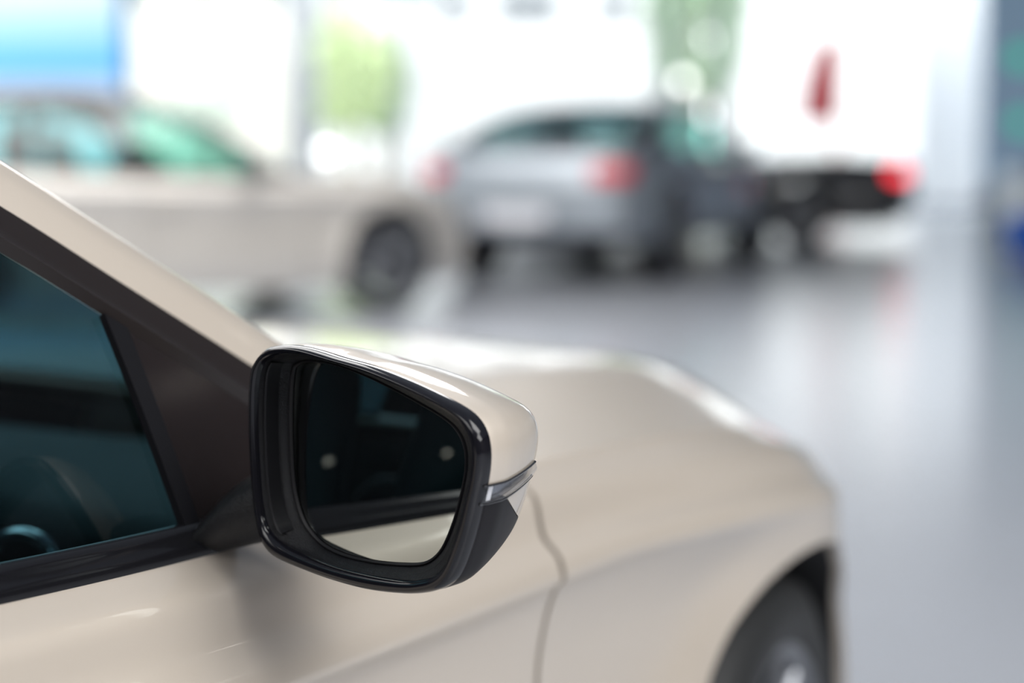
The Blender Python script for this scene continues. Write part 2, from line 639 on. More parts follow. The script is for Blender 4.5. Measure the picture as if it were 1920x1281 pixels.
    if not open_top:
        rf = list(range(iw[-1], ir[0] + 1))
        nR = len(rf)
        Rf = np.array([cross(i, .05 - .10 * j / (nR - 1), 0, .035) for j, i in enumerate(rf)])
        MB().grid(L(Rf)).build('roof', roof_mat, root, out=(-2, 0, .6))
        Rl = Rf.copy()
        Rl[..., 2] -= .03
        Rl[..., 1] *= .97
        MB().grid(L(Rl)).build('headliner', M['liner'], root)
        nB = len(ir)
        Wb = np.array([cross(i, -.05 - .09 * j / (nB - 1), 0, .035 - .01 * j / nB) for j, i in enumerate(ir)])
        MB().grid(L(Wb)).build('rear_window', M['dglass'] if style == 'coupe' else wglass, root, out=(-2, 0, .6))
        # door glass: between belt line and GC
        gz = pchip([(u, z) for u, z in GC])
        bz_ = pchip([(u, z) for u, z in BC])

        def pane(ub0, ub1, ut0, ut1, inset=.004, n=16, m=10, top=None):
            top = top or gz
            P = []
            for a in np.linspace(0, 1, n):
                b, t_ = ub0 + (ub1 - ub0) * a, ut0 + (ut1 - ut0) * a
                zb, zt_ = z_belt(b), max(float(top(t_)), z_belt(t_) + .001)
                P.append([(b + (t_ - b) * k, vg(b + (t_ - b) * k, zb + (zt_ - zb) * k, inset), zb + (zt_ - zb) * k) for k in np.linspace(0, 1, m)])
            return np.array(P)

        def put(P, nm, material, parents, thick=0.0):
            for s, par in zip((1, -1), parents):
                MB().grid(L(P if s > 0 else mirror_v(P))).build(nm, material, par, out=mid, thick=thick)
        put(pane(-1.008, -1.665, -1.018, -1.71), 'window_glass', glass, doors)
        # mirror sail panel with raised leading bar
        uf = next(u for u, z in GC if z > z_belt(u) + .004)
        put(pane(-1.000, uf, -1.010, uf + .0, .002), 'sail_panel', M['sail'], doors, .004)
        put(pane(-1.010, -.994, -1.021, -1.003, -.003), 'quarter_bar', M['seal'], doors, .006)
        put(pane(-1.665, -1.78, -1.71, -1.82, .001), 'b_pillar_cover', M['gloss_black'], [root, root], .004)
        put(pane(-1.78, -2.68, -1.82, -2.72), 'window_glass', glass, rdoors)
        ue = [u for u, z in GC if z > z_belt(u) + .004][-1]
        put(pane(-2.68, ue, -2.72, ue, .001), 'quarter_window', M['gloss_black'], [root, root], .004)
        # black frame between glass and pillar
        P = []
        for i in tau:
            (u1, z1), (u2, z2) = GC[i], BC[i]
            if z2 < z_belt(u2):
                continue
            z1 = max(z1, z_belt(u1))
            P.append([(u1, vg(u1, z1, .003), z1), (u1 * .75 + u2 * .25, vg(u1, z1 * .75 + z2 * .25, -.0035), z1 * .75 + z2 * .25), (u1 * .62 + u2 * .38, vg(u1, z1 * .62 + z2 * .38, -.001), z1 * .62 + z2 * .38),
                      (u1 * .5 + u2 * .5, vg((u1 + u2) / 2, (z1 + z2) / 2, -.001), (z1 + z2) / 2), (u2, vg(u2, z2, .001), z2)])
        put(np.array(P), 'window_frame', M['brown_black'], doors, .004)
        # belt moulding
        P = []
        for u in np.linspace(-.62, -2.7, 50):
            z0, z1 = float(zT(u)), z_belt(u)
            e = .3 if u > -.68 else 1
            P.append([(u, float(vT(u)) + .0035, z0 - .006), (u, float(vT(u)) + .005, z0 + .001), (u, float(vT(u)) + .003, z0 + .007 * e),
                      (u, float(vT(u)) - .001, z0 + .0085 * e), (u, float(vT(u)) - .0015, z0 + .013 * e), (u, float(vT(u)) - .005, z0 + .018 * e), (u, float(vT(u)) - .012, z0 + .019 * e)])
        put(np.array(P), 'belt_moulding', M['trim_black'], doors)
    # cabin
    for vs in ((.36, -.36) if open_top else (.36, -.36)):
        def seat(uc, vs, wide=.25):
            mb = MB()
            P = []
            for k, (du, dz, w) in enumerate(((.50, .50, .9), (.25, .54, 1), (0, .52, 1), (-.06, .62, 1), (-.13, .85, .95), (-.20, 1.02, .8), (-.22, 1.06, .55))):
                if open_top:
                    dz = .5 + (dz - .5) * .75
                th = .07 if k > 2 else .09
                P.append([(uc + du + th * .5 * math.cos(b), vs + wide * w * math.cos(c_), dz + .05 * math.sin(c_)) if False else
                          (uc + du + (th * math.sin(c_) if k > 2 else 0), vs + wide * w * math.cos(c_), dz + (th * math.sin(c_) if k <= 2 else .02 * math.sin(c_)))
                          for c_ in np.linspace(0, 2 * PI, 16, endpoint=False)])
            mb.grid(L(np.array(P)), cv=True)
            s_ = mb.build('seat', M['seat'], root, sub=1)
            hd = MB()
            P = []
            for c in np.linspace(-1, 1, 9):
                w = math.sqrt(max(0.0, 1 - c ** 4)) + .02
                zc_ = (1.12 if not open_top else .94) + .075 * c
                P.append([(uc - .24 + .05 * w * math.sin(a), vs + .125 * w * math.cos(a), zc_) for a in np.linspace(0, 2 * PI, 14, endpoint=False)])
            hd.grid(L(np.array(P)), cv=True).build('headrest', M['seat'], s_)
        seat(-1.78, vs)
    if not open_top:
        mb = MB()
        P = []
        for (du, dz) in ((-2.2, .48), (-2.25, .56), (-2.6, .55), (-2.72, .72), (-2.82, .90), (-2.86, .93), (-2.95, .90), (-3.3, .88)):
            P.append([(du, v, dz) for v in np.linspace(-.66, .66, 9)])
        mb.grid(L(np.array(P))).build('rear_bench', M['seat'], root)
    P = []
    for v in np.linspace(-.80, .80, 49):
        hump = .018 * math.exp(-((abs(v - .37)) / .17) ** 4)
        P.append([(d_ - .13, v, z_) for d_, z_ in ((-.38, .84), (-.52, .868), (-.64, .876 + hump * .5), (-.70, .872 + hump), (-.77, .862 + hump * 1.15), (-.80, .845 + hump * .9), (-.80, .80), (-.76, .74), (-.74, .64), (-.66, .5))])
    MB().grid(L(np.array(P))).build('dashboard', M['dash'], root, sub=1)
    if interior > 1:
        # air vents with bright frames
        for vv, rv, rz in ((.63, .036, .024), (.545, .034, .024), (.06, .05, .024), (-.06, .05, .024)):
            mb = MB()
            loop = [(-.938, vv + rv * math.cos(a), .818 + rz * math.sin(a)) for a in np.linspace(0, 2 * PI, 25)]
            mb.tube(L(np.array(loop)), .006, 8)
            mb.build('vent_frame', M['chrome'], root)
    # steering wheel (right-hand drive)
    c = np.array([-1.16, .37, .765])
    ax = np.array([.90, 0, -.43])
    e1, e2 = np.array([0, 1.0, 0]), np.array([.43, 0, .90])
    mb = MB()
    mb.tube(L(np.array([c + .18 * (math.cos(a) * e1 + math.sin(a) * e2) for a in np.linspace(0, 2 * PI, 41)])), .016, 10)
    sw = mb.build('steering_wheel', M['satin_black'], root)
    mb = MB()
    for a in (0, PI, -PI / 2):
        p = [c + r * (math.cos(a) * e1 + math.sin(a) * e2) + ax * .02 for r in (.03, .10, .175)]
        mb.tube(L(np.array(p)), [.03, .018, .014], 8)
    mb.build('spokes', M['silver'], sw)
    mb = MB()
    P = [[c + ax * (.03 - .03 * k) + rr * (math.cos(a) * e1 + math.sin(a) * e2) for a in np.linspace(0, 2 * PI, 24, endpoint=False)] for k, rr in ((0, .06), (.6, .068), (1.4, .062), (1.9, .04), (2, .002))]
    mb.grid(L(np.array(P)), cv=True).build('airbag_cover', M['satin_black'], sw)
    # mirrors
    for s in (1, -1):
        build_mirror(root, paint, s)
    # door handles
    for par, uu in ((doors, -1.54),) + (((rdoors, -2.42),) if rdoors else ()):
        for s, pr in zip((1, -1), par):
            zz = .745
            P = [(uu + .11 * k, s * (v_side(uu, zz) + .035 * (1 - abs(k) ** 3) - .004), zz + .01 * k) for k in np.linspace(-1, 1, 9)]
            MB().tube(L(np.array(P)), .011, 8).build('door_handle', paint, pr)
    if style == 'coupe':       # raised ride height on larger wheels
        for ch in root.children:
            if ch.name.startswith('tyre'):
                ch.scale = (1.2,) * 3
                ch.location.z = RT * 1.2
            else:
                ch.location.z += .12
    return root


# ------------------------------------------------------------------ foreground car frame
TH = math.radians(30.7)
FWD = np.array([math.sin(TH), math.cos(TH), 0])
RGT = np.array([math.cos(TH), -math.sin(TH), 0])
_r = ray(1550, 1030)
_A = CAM + _r * ((.69 - CAM_H) / _r[2])
ORG = _A - .935 * RGT
ORG[2] = 0
CC = np.array([(CAM - ORG) @ FWD, (CAM - ORG) @ RGT, CAM_H])


def on_plane(px, py, P, n):
    r = ray(px, py)
    r = np.array([r @ FWD, r @ RGT, r[2]])
    return CC + r * (((P - CC) @ n) / (r @ n))


# ------------------------------------------------------------------ wing mirror, traced on its own opening plane
MC = np.array([-1.024, 1.0291, .945])
YAW = math.radians(8.0)
MN = np.array([-math.cos(YAW), -math.sin(YAW), 0])      # points back towards the driver
MH = np.array([-math.sin(YAW), math.cos(YAW), 0])       # outboard
MZ = np.array([0, 0, 1.0])
Z2 = lambda L_: [(420 + x / 2.372, 600 + y / 2.372) for x, y in L_]
RIM_PX = Z2([(190, 130), (250, 110), (350, 116), (500, 160), (650, 203), (800, 262), (950, 332), (1050, 385), (1110, 430), (1150, 490), (1168, 560), (1170, 640),
             (1160, 720), (1142, 800), (1110, 940), (1065, 1075), (1025, 1155), (975, 1197), (900, 1216), (800, 1218), (650, 1200), (500, 1160), (350, 1105), (250, 1060),
             (200, 1015), (170, 950), (150, 850), (135, 700), (125, 500), (124, 350), (133, 230), (150, 178)])
LIP_PX = Z2([(205, 165), (255, 150), (350, 155), (500, 188), (650, 238), (800, 305), (950, 385), (1035, 440), (1078, 500), (1098, 570), (1098, 640),
             (1088, 720), (1070, 800), (1045, 900), (1010, 1020), (975, 1095), (930, 1140), (870, 1158), (800, 1162), (650, 1140), (500, 1105), (380, 1062), (270, 1010),
             (215, 965), (185, 920), (165, 840), (150, 700), (140, 500), (140, 350), (148, 250), (168, 195)])
GLASS_PX = Z2([(288, 235), (310, 197), (380, 185), (500, 205), (650, 260), (800, 335), (950, 420), (1020, 475), (1060, 540), (1075, 620), (1065, 720), (1030, 860),
               (985, 980), (940, 1050), (880, 1085), (780, 1088), (650, 1075), (520, 1045), (430, 1000), (370, 940), (330, 870), (300, 750), (288, 600), (283, 400)])
G_RAD = 1.25          # convex mirror glass
G_TILT = math.radians(3.6)
G_YAW = math.radians(-2.0)
GN = np.array([-math.cos(YAW + G_YAW) * math.cos(G_TILT), -math.sin(YAW + G_YAW) * math.cos(G_TILT), math.sin(G_TILT)])
GCN = MC - MN * .018


def polar(loop_px, P, n, ctr):
    pts = np.array([on_plane(x, y, P, n) for x, y in catmull(loop_px, 8, True)])
    h, z = (pts - ctr) @ MH, (pts - ctr) @ MZ
    a = np.arctan2(z, h)
    r = np.hypot(h, z)
    o = np.argsort(a)
    a, r = a[o], r[o]
    a = np.concatenate([a - 2 * PI, a, a + 2 * PI])
    r = np.concatenate([r, r, r])
    return lambda q: np.interp(((q + PI) % (2 * PI)) - PI, a, r)


R_RIM = polar(RIM_PX, MC, MN, MC)
R_LIP = polar(LIP_PX, MC + MN * .004, MN, MC)
R_GLS = polar(GLASS_PX, GCN, GN, GCN)


def ring(rf, q, fwd, k=1.0, add=0.0, ctr=None, sh=(0, 0)):
    c = (MC if ctr is None else ctr) - MN * fwd + MH * sh[0] + MZ * sh[1]
    r = rf(q) * k + add
    return c + np.outer(r * np.cos(q), MH) + np.outer(r * np.sin(q), MZ)


def glass_ring(q, k=1.0, lift=0.0):
    r = R_GLS(q) * k
    P = GCN + np.outer(r * np.cos(q), MH) + np.outer(r * np.sin(q), MZ)
    d = ((GCN - P) @ GN) / (MN @ GN)
    return P + np.outer(d, MN) + (lift - (r * r) / (2 * G_RAD))[:, None] * MN


CAP_T = [0.003, .006, .02, .035, .050, .065, .078, .090, .100, .106, .1085]
CAP_K = [.985, .994, .99, .955, .905, .845, .78, .69, .56, .38, .09]


def cap_patch(q0, q1, t0=None, t1=None, n=70, add=0.0, tt=None):
    kf = pchip(list(zip(CAP_T, CAP_K)))
    ts = np.array(tt) if tt is not None else np.concatenate([np.linspace(CAP_T[0], .09, 22), np.linspace(.093, CAP_T[-1], 9)])
    if t0 is not None:
        ts = np.linspace(t0, t1, 22)
    q = np.linspace(q0, q1, n)
    return np.array([ring(R_RIM, q, t, float(kf(t)), add, sh=(-.10 * max(0, t - .02) ** 1.3, .05 * max(0, t - .02))) for t in ts])


def build_mirror(root, paint, s):
    fl = (lambda G: L(G)) if s > 0 else (lambda G: L(mirror_v(G)))
    q = np.linspace(-PI, PI, 200, endpoint=False)
    D = math.radians
    mid = L(MC + np.array([.04, 0, 0])) * np.array([1, s, 1])
    # housing: rounded rim face, lip, inner wall down to the glass seat
    rows = [ring(R_RIM, q, .012, .975), ring(R_RIM, q, .004, .993), ring(R_RIM, q, -.002, .993), ring(R_RIM, q, -.006, .975)]
    a, b = ring(R_RIM, q, -.0068, .955), ring(R_LIP, q, -.004)
    rows += [a, a * .5 + b * .5 + MN * .0012, b * .93 + a * .07, b - MN * .003]
    c = glass_ring(q, 1.012)
    hs = MB().grid(fl(np.array(rows)), cv=True).build('wing_mirror', M['rim_black'], root)
    rows = [rows[-1], b * .93 + c * .07 - MN * .006, b * .55 + c * .45, b * .12 + c * .88, glass_ring(q, .99, -.003)]
    MB().grid(fl(np.array(rows)), cv=True).build('inner_shroud', M['shroud'], hs)
    # ribbed strip on the inboard inner wall
    qi = np.linspace(D(150), D(212), 60)
    b, c = ring(R_LIP, qi, -.004), glass_ring(qi, 1.012)
    P = []
    for i, k in enumerate(np.linspace(.22, .62, 13)):
        P.append(b * (1 - k) + c * k + MH * (.0022 if i % 2 else .001) + MN * .0)
    MB().grid(fl(np.array(P))).build('ribbed_strip', M['satin_black'], hs)
    g = MB()
    g.grid(fl(np.array([glass_ring(q, k) for k in (1.0, .94, .88, .8, .72, .64, .56, .48, .4, .32, .24, .16, .08, .002)])), cv=True)
    mg = g.build('mirror_glass', M['mirror'], hs)
    gb = MB().grid(fl(np.array([glass_ring(q, .985, .0006), glass_ring(q, 1.0, .0022), glass_ring(q, 1.012, .0022), glass_ring(q, 1.016, -.002)])), cv=True)
    gb.build('glass_bezel', M['satin_black'], hs)
    s0, s1, lo = D(-3.2), D(-11.2), D(-158)
    MB().grid(fl(cap_patch(s0 + .006, D(202), n=150))).build('mirror_cap', paint, hs, out=mid, thick=.003)
    kf = pchip(list(zip(CAP_T, CAP_K)))
    split = lambda q_: .028 + .055 * min(1.0, max(0.0, (s1 - q_) / D(30)))

    def varying(ta, tb, n):
        cols = []
        for q_ in np.linspace(s1 - .008, lo, 110):
            cols.append([ring(R_RIM, np.array([q_]), t_, float(kf(t_)), 0, sh=(-.10 * max(0, t_ - .02) ** 1.3, .05 * max(0, t_ - .02)))[0]
                         for t_ in np.linspace(ta(q_), tb(q_), n)])
        return np.array(cols)
    MB().grid(fl(varying(lambda q_: .003, split, 20))).build('lower_cover', M['cover_black'], hs, out=mid, thick=.003)
    MB().grid(fl(varying(lambda q_: split(q_) + .001, lambda q_: CAP_T[-1], 20))).build('lower_cap', paint, hs, out=mid, thick=.003)
    ts = np.linspace(.0, .075, 24)
    MB().grid(fl(cap_patch(s0, s1, tt=ts, n=10, add=-.003))).build('signal_reflector', M['silver'], hs, out=mid, thick=.002)
    G = np.array([cap_patch(s0, s1, tt=ts, n=9, add=a_)for a_ in (0.0012,)])[0]
    bul = np.sin(np.linspace(0, PI, 9)) * .0028
    for j in range(9):
        G[:, j] += bul[j] * MH
    MB().grid(fl(G)).build('turn_signal', M['lens'], hs, out=mid)
    MB().grid(fl(cap_patch(s0 - .012, s1 + .012, tt=np.linspace(.001, .011, 4), n=6, add=-.0005))).build('signal_lamp', M['led'], hs, out=mid, thick=.002)
    for qq in (s0, s1):
        p = cap_patch(qq, qq + .0001, tt=ts, n=2, add=.001)[:, 0]
        MB().tube(fl(p), .0009, 6).build('signal_edge', M['gloss_black'], hs)
    # foot
    P = []
    for k, (c_, ru, rz) in enumerate((((-.980, .858, .872), .030, .012), ((-.982, .872, .884), .026, .020), ((-.982, .893, .896), .024, .026), ((-.975, .925, .905), .022, .026))):
        P.append([(c_[0] + ru * math.cos(a_), c_[1], c_[2] + rz * math.sin(a_)) for a_ in np.linspace(0, 2 * PI, 24, endpoint=False)])
    MB().grid(fl(np.array(P)), cv=True).build('mirror_foot', M['grain_black'], hs, sub=1)
    return hs


def rot_of(heading):
    """heading measured from the view axis (+Y) to the right, degrees"""
    return math.radians(90 - heading)


def anchor(px, depth, u, v, heading, scale):
    """root location so that car point (u, v) at floor level stands at image column px and the given depth"""
    h = math.radians(heading)
    F = np.array([math.sin(h), math.cos(h)])
    R = np.array([math.cos(h), -math.sin(h)])
    p = np.array([(px - 960) / FPX * depth, depth]) - scale * (u * F + v * R)
    return (p[0], p[1], 0)


# ------------------------------------------------------------------ cars
car = make_car('car', tuple(ORG), rot_of(30.7), M['beige'], 1.0, 'sedan', interior=2, wheel_steer=math.radians(8))
tag(car, 'champagne beige car in the foreground with a black rimmed wing mirror in sharp focus', 'car')

S = 1.05
c2 = make_car('car', anchor(735, 12.74, 0, .9, 55, S), rot_of(55), M['champ'], S, 'sedan', glass=M['cglass'], wglass=M['cglass'], roof_mat=M['roofdark'])
tag(c2, 'blurred pale champagne sedan seen side on at the left, with teal tinted windows', 'car')
c3 = make_car('car', anchor(1262, 15.9, UR, .9, 22, 1.03), rot_of(22), M['greypaint'], 1.03, 'coupe', glass=M['bglass'], wglass=M['bglass'])
tag(c3, 'blurred grey fastback car in the middle seen from behind, with white number plate', 'car')
c4 = make_car('car', anchor(1695, 21.5, -3.9, -.55, -78, S), rot_of(-78), M['blackpaint'], S, 'roadster', glass=M['bglass'], wglass=M['bglass'], tail_mat=M['redlit'])
tag(c4, 'blurred low black car at the far right with a glowing red tail light', 'car')

# ------------------------------------------------------------------ room
YW, XL, XR, YB, HC = 34.0, -13.0, 12.0, -8.0, 4.6
X = lambda px, d: (px - 960) / FPX * d
Z = lambda py, d: CAM_H + (265 - py) / FPX * d
M['floor'] = mat('polished_floor', (0.41, 0.43, 0.47), 0.19, 0, 0, spec=0.5, noise=0.04, nscale=1.2)
M['ceil'] = mat('ceiling_blue_grey', (0.34, 0.37, 0.41), 0.8, noise=0.02, nscale=3)
M['wall'] = mat('wall_dark_brown', (0.026, 0.022, 0.020), 0.7, noise=0.03, nscale=4)
M['wallw'] = mat('wall_white', (0.72, 0.73, 0.74), 0.7, noise=0.03, nscale=4)
M['walld'] = mat('wall_dark_brown_grey', (0.085, 0.075, 0.075), 0.6, noise=0.1, nscale=2)
M['slate'] = mat('slate_blue_wall', (0.13, 0.18, 0.24), 0.55, noise=0.1, nscale=2)
M['column'] = mat('grey_column', (0.30, 0.31, 0.325), 0.5, noise=0.04, nscale=5)
M['columnw'] = mat('white_column', (0.50, 0.51, 0.53), 0.5, noise=0.03, nscale=5)
M['mullion'] = mat('pale_mullion', (0.55, 0.58, 0.62), 0.4, noise=0.03, nscale=5)
M['pane'] = glass_mat('showroom_pane', (0.97, 0.985, 0.98), 1.3)

structure(MB().grid([[(x, y, 0) for y in np.linspace(YB, YW, 9)] for x in np.linspace(XL, XR, 9)], flip=True).build('floor', M['floor'], smooth=False))
structure(MB().grid([[(x, y, HC) for y in np.linspace(YB, YW, 5)] for x in np.linspace(XL, XR, 5)]).build('ceiling', M['ceil'], smooth=False))
structure(MB().box((XL - .2, YB - .2, 0), (XR + .2, YB, HC)).build('wall_back', M['wall'], smooth=False))
structure(MB().box((XL - .2, YB, 0), (XL, YW, HC)).build('wall_left', M['wallw'], smooth=False))
structure(MB().box((XR, YB, 0), (XR + .2, 10, HC)).build('wall_right', M['walld'], smooth=False))
structure(MB().box((XR, 10, 0), (XR + .2, YW, HC)).build('wall_right', M['wallw'], smooth=False))
structure(MB().box((X(1836, YW), YW - .1, 0), (XR, YW + .1, HC)).build('wall_front', M['slate'], smooth=False))
# glazing along the front
xs = [-13.0] + [X(p, YW) for p in (250, 757, 1246, 1360, 1836)]
for k, (a, b) in enumerate(zip(xs[:-1], xs[1:])):
    w = MB()
    for x in (a, b - .06):
        w.box((x, YW - .06, 0), (x + .06, YW + .06, HC))
    w.box((a + .06, YW - .06, 0), (b - .06, YW + .06, .08))
    w.box((a + .06, YW - .06, HC - .1), (b - .06, YW + .06, HC))
    fr = structure(w.build('window_%d' % (k + 1), M['mullion'], smooth=False, merge=False))
    MB().poly([(a + .06, YW, .08), (b - .06, YW, .08), (b - .06, YW, HC - .1), (a + .06, YW, HC - .1)]).build('window_pane', M['pane'], fr, smooth=False)


def column(name, x0, x1, y0, y1, m):
    o = MB().box((x0, y0, -.06), (x1, y1, HC)).build(name, m, smooth=False, bevel=.04)
    MB().box((x0 - .02, y0 - .02, -.06), (x1 + .02, y1 + .02, .12)).build('plinth', m, o, smooth=False, bevel=.01)
    return structure(o)


column('trim_1', X(541, 36.6), X(588, 36.6), 36.6, 37.2, M['column'])
column('trim_2', X(1712, 36.6), X(1835, 36.6), 36.6, 37.6, M['columnw'])

# ------------------------------------------------------------------ things in the showroom
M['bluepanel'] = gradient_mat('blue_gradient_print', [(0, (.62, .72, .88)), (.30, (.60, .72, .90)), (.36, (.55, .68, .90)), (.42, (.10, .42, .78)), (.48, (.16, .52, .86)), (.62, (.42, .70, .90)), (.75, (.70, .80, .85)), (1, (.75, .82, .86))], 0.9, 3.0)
M['bluetrim'] = mat('deep_blue_edge', (0.02, 0.28, 0.62), 0.4)
bp = MB().box((-8.6, 17.5, .0), (X(232, 17.5), 17.62, 3.0)).build('gradient_backdrop', M['bluepanel'], smooth=False, bevel=.01)
MB().box((X(232, 17.5) + .002, 17.47, 0), (X(246, 17.5), 17.65, 3.0)).build('edge_trim', M['bluetrim'], bp, smooth=False, bevel=.01)
tag(bp, 'tall blue and white gradient backdrop board standing behind the champagne sedan', 'backdrop')

M['screen'] = mat('dark_slate_screen', (0.06, 0.10, 0.15), 0.3, noise=.3, nscale=1.5, emit=(.15, .22, .3), estr=0.8)
M['teal'] = mat('teal_green_glow', (0.02, 0.35, 0.25), 0.4, emit=(.03, .5, .33), estr=0.8)
sc = MB().box((X(1836, 27.5), 27.5, .55), (10.6, 27.65, 3.9)).build('display_screen', M['screen'], smooth=False, bevel=.02)
for (x, z, r) in ((X(1905, 27.5), Z(110, 27.5), .16), (X(1908, 27.5), Z(230, 27.5), .15), (X(1980, 27.5), Z(170, 27.5), .2)):
    o = MB().lathe([(-.01, .001), (-.01, r * .8), (-.004, r), (.01, r)], 32).build('teal_light', M['teal'], sc)
    o.location = (x, 27.485, z)
MB().box((7.2, 27.52, 0), (7.4, 27.63, .55)).build('leg', M['screen'], sc, smooth=False)
MB().box((10.1, 27.52, 0), (10.3, 27.63, .55)).build('leg', M['screen'], sc, smooth=False)
tag(sc, 'dark slate blue display screen with teal green lights at the right edge', 'screen')

M['counter'] = mat('pale_counter', (0.66, 0.74, 0.80), 0.3, 0, .5)
ct = MB()
P = []
for a in np.linspace(PI * .5, PI * 1.5, 25):
    P.append([(7.2 + .8 * math.cos(a) * k, 25.0 + .8 * math.sin(a) * k, z) for k, z in ((.9, 0), (.92, .1), (1, .12), (1, .72), (1.06, .74), (1.06, .79), (.2, .79))])
ct.grid(np.array(P))
ct.box((7.2, 24.2, 0), (9.6, 25.8, .74))
ctr = ct.build('reception_counter', M['counter'], smooth=False, merge=False)
MB().box((7.2, 24.14, .742), (9.65, 25.86, .792)).build('worktop', M['counter'], ctr, smooth=False, bevel=.01)
tag(ctr, 'pale blue white rounded counter below the dark screen at the right edge', 'counter')

M['bluestool'] = mat('bright_blue_fabric', (0.02, 0.16, 0.75), 0.6, noise=.1, nscale=30)
st = MB().lathe([(0.02, .14), (.05, .19), (.30, .21), (.40, .20), (.43, .15), (.435, .001)], 32)
st.v = [(x, -z, y) for x, y, z in st.v]
so = st.build('pouffe', M['bluestool'])
so.location = (X(1925, 19), 19.0, 0)
MB().lathe([(0, .001), (0, .13), (.03, .13), (.03, .001)], 24).build('foot_ring', M['satin_black'], so).rotation_euler = (PI / 2, 0, 0)
tag(so, 'small bright blue round pouffe on the floor at the right edge', 'pouffe')

# ------------------------------------------------------------------ outdoors
M['ground'] = mat('pale_paving', (0.34, 0.34, 0.34), 0.8, noise=.08, nscale=.4)
gr = structure(MB().grid([[(x, y, -.06) for y in (YW + .1, 120)] for x in (-60, 60)], flip=True).build('trim_3', M['ground'], smooth=False))
M['facade'] = mat('white_facade', (0.38, 0.38, 0.38), 0.8, noise=.05, nscale=.5)
M['facade2'] = mat('warm_pale_facade', (0.40, 0.385, 0.34), 0.8, noise=.05, nscale=.5)
M['facade3'] = mat('added_bright_facade', (0.47, 0.47, 0.465), 0.8, noise=.05, nscale=.5)
M['facade4'] = mat('added_soft_facade', (0.48, 0.485, 0.48), 0.8, noise=.06, nscale=.5)
M['wpane'] = mat('grey_window_pane', (0.06, 0.07, 0.08), 0.3)
M['leaf'] = mat('light_green_leaves', (0.40, 0.48, 0.26), 0.7, noise=.5, nscale=3)
M['leafd'] = mat('mid_green_leaves', (0.24, 0.32, 0.22), 0.7, noise=.5, nscale=3)
M['leafp'] = mat('pale_green_leaves', (0.60, 0.66, 0.58), 0.7, noise=.4, nscale=3)
M['bark'] = mat('bark', (0.12, 0.09, 0.06), 0.9, noise=.4, nscale=8)
M['flag'] = mat('red_cloth', (0.22, 0.012, 0.02), 0.7)
M['pole'] = mat('orange_red_pole', (0.22, 0.05, 0.03), 0.5)


def building(x0, x1, y, h, m, wins, label):
    o = MB().box((x0, y, -.06), (x1, y + 8, h)).build('street_building', m, smooth=False)
    MB().box((x0 - .2, y - .2, h), (x1 + .2, y + 8.2, h + .3)).build('roof_edge', m, o, smooth=False)
    for (wx, wz, ww, wh) in wins:
        f = MB().box((wx - ww / 2, y - .08, wz - wh / 2), (wx + ww / 2, y + .02, wz + wh / 2)).build('window', m, o, smooth=False)
        MB().box((wx - ww / 2 + .08, y - .10, wz - wh / 2 + .08), (wx + ww / 2 - .08, y - .07, wz + wh / 2 - .08)).build('pane', M['wpane'], f, smooth=False)
    tag(o, label, 'building')


YO = 60.0
pxo = lambda x: (x - 960) / FPX * YO
pzo = lambda y: CAM_H + (265 - y) / FPX * YO
building(pxo(838), pxo(1212), YO, 9, M['facade'], [(pxo(x), pzo(y), 1.1, 1.0) for x in (855, 960, 1020, 1150) for y in (-70, 15)], 'pale building with grey windows outside above the grey fastback car')
building(pxo(100), pxo(552), YO + 6, 9, M['facade2'], [(pxo(x), pzo(y), 1.1, 1.6) for x in (200, 330, 480) for y in (-60,)], 'warm pale building outside behind the blue panel and grey column')

building(pxo(1402), pxo(2000), YO + 4, 10, M['facade3'], [(pxo(x), pzo(y), 1.2, 1.6) for x in (1470, 1650) for y in (-90,)], 'bright white building added to tone down the sky outside behind the red flag at the right')  # added backing, keeps the sky behind the flag from burning out
building(pxo(1240), pxo(1375), YO + 9, 10, M['facade4'], [], 'plain white building added to tone down the sky outside seen through the gap behind the tree right of the grey car')  # added backing, dims the open sky in this gap
building(pxo(578), pxo(812), YO + 5, 9.5, M['facade4'], [(pxo(x), pzo(y), 1.0, 1.3) for x in (620, 700, 780) for y in (-60,)], 'soft white building added to tone down the sky outside behind the light green tree beside the grey column')  # added backing, softens the bright sky around the light tree


def tree(x, y, h, r, leafm, label, squash=1.0):
    t = empty('tree', (x, y, -.06))
    tag(t, label, 'tree', 'trees outside the showroom glass')
    MB().tube([(0, 0, 0), (.05, .02, h * .4), (.0, .05, h * .8)], [.16, .12, .06], 10).build('trunk', M['bark'], t)
    rnd = random.Random(int(x * 31 + y))
    mb = MB()
    for k in range(5200):
        while True:
            p = np.array([rnd.uniform(-1, 1) for _ in range(3)])
            n = np.linalg.norm(p)
            if .35 < n < 1:
                break
        if (math.sin(p[0] * 6 + x) + math.sin(p[2] * 7) + math.sin(p[1] * 6)) < -.6:
            continue
        c = np.array([0, 0, h * .68]) + p * np.array([r, r, h * .36 * squash])
        a = np.array([rnd.gauss(0, 1) for _ in range(3)])
        a /= np.linalg.norm(a)
        b = np.cross(a, [rnd.gauss(0, 1) for _ in range(3)])
        b /= np.linalg.norm(b)
        s_ = rnd.uniform(.07, .14)
        mb.poly([c - a * s_ * 1.4, c - b * s_ * .7, c + a * s_ * 1.4, c + b * s_ * .7])
    mb.build('crown', leafm, t, smooth=False, merge=False)
    return t


tree(pxo(655) * .8, YO * .8, 4.4, 1.15, M['leaf'], 'light green tree outside, just right of the grey column')
tree(pxo(720) * .86, YO * .86, 4.0, 0.8, M['leafd'], 'darker green tree outside, between the light green tree and the grey car')
tree(pxo(1305) * .85, YO * .85, 6.6, 1.5, M['leafd'], 'green tree outside above the roof of the grey fastback car')
tree(pxo(400) * .95, YO * .95, 4.6, 1.4, M['leafp'], 'pale green tree outside between the blue panel and the grey column')

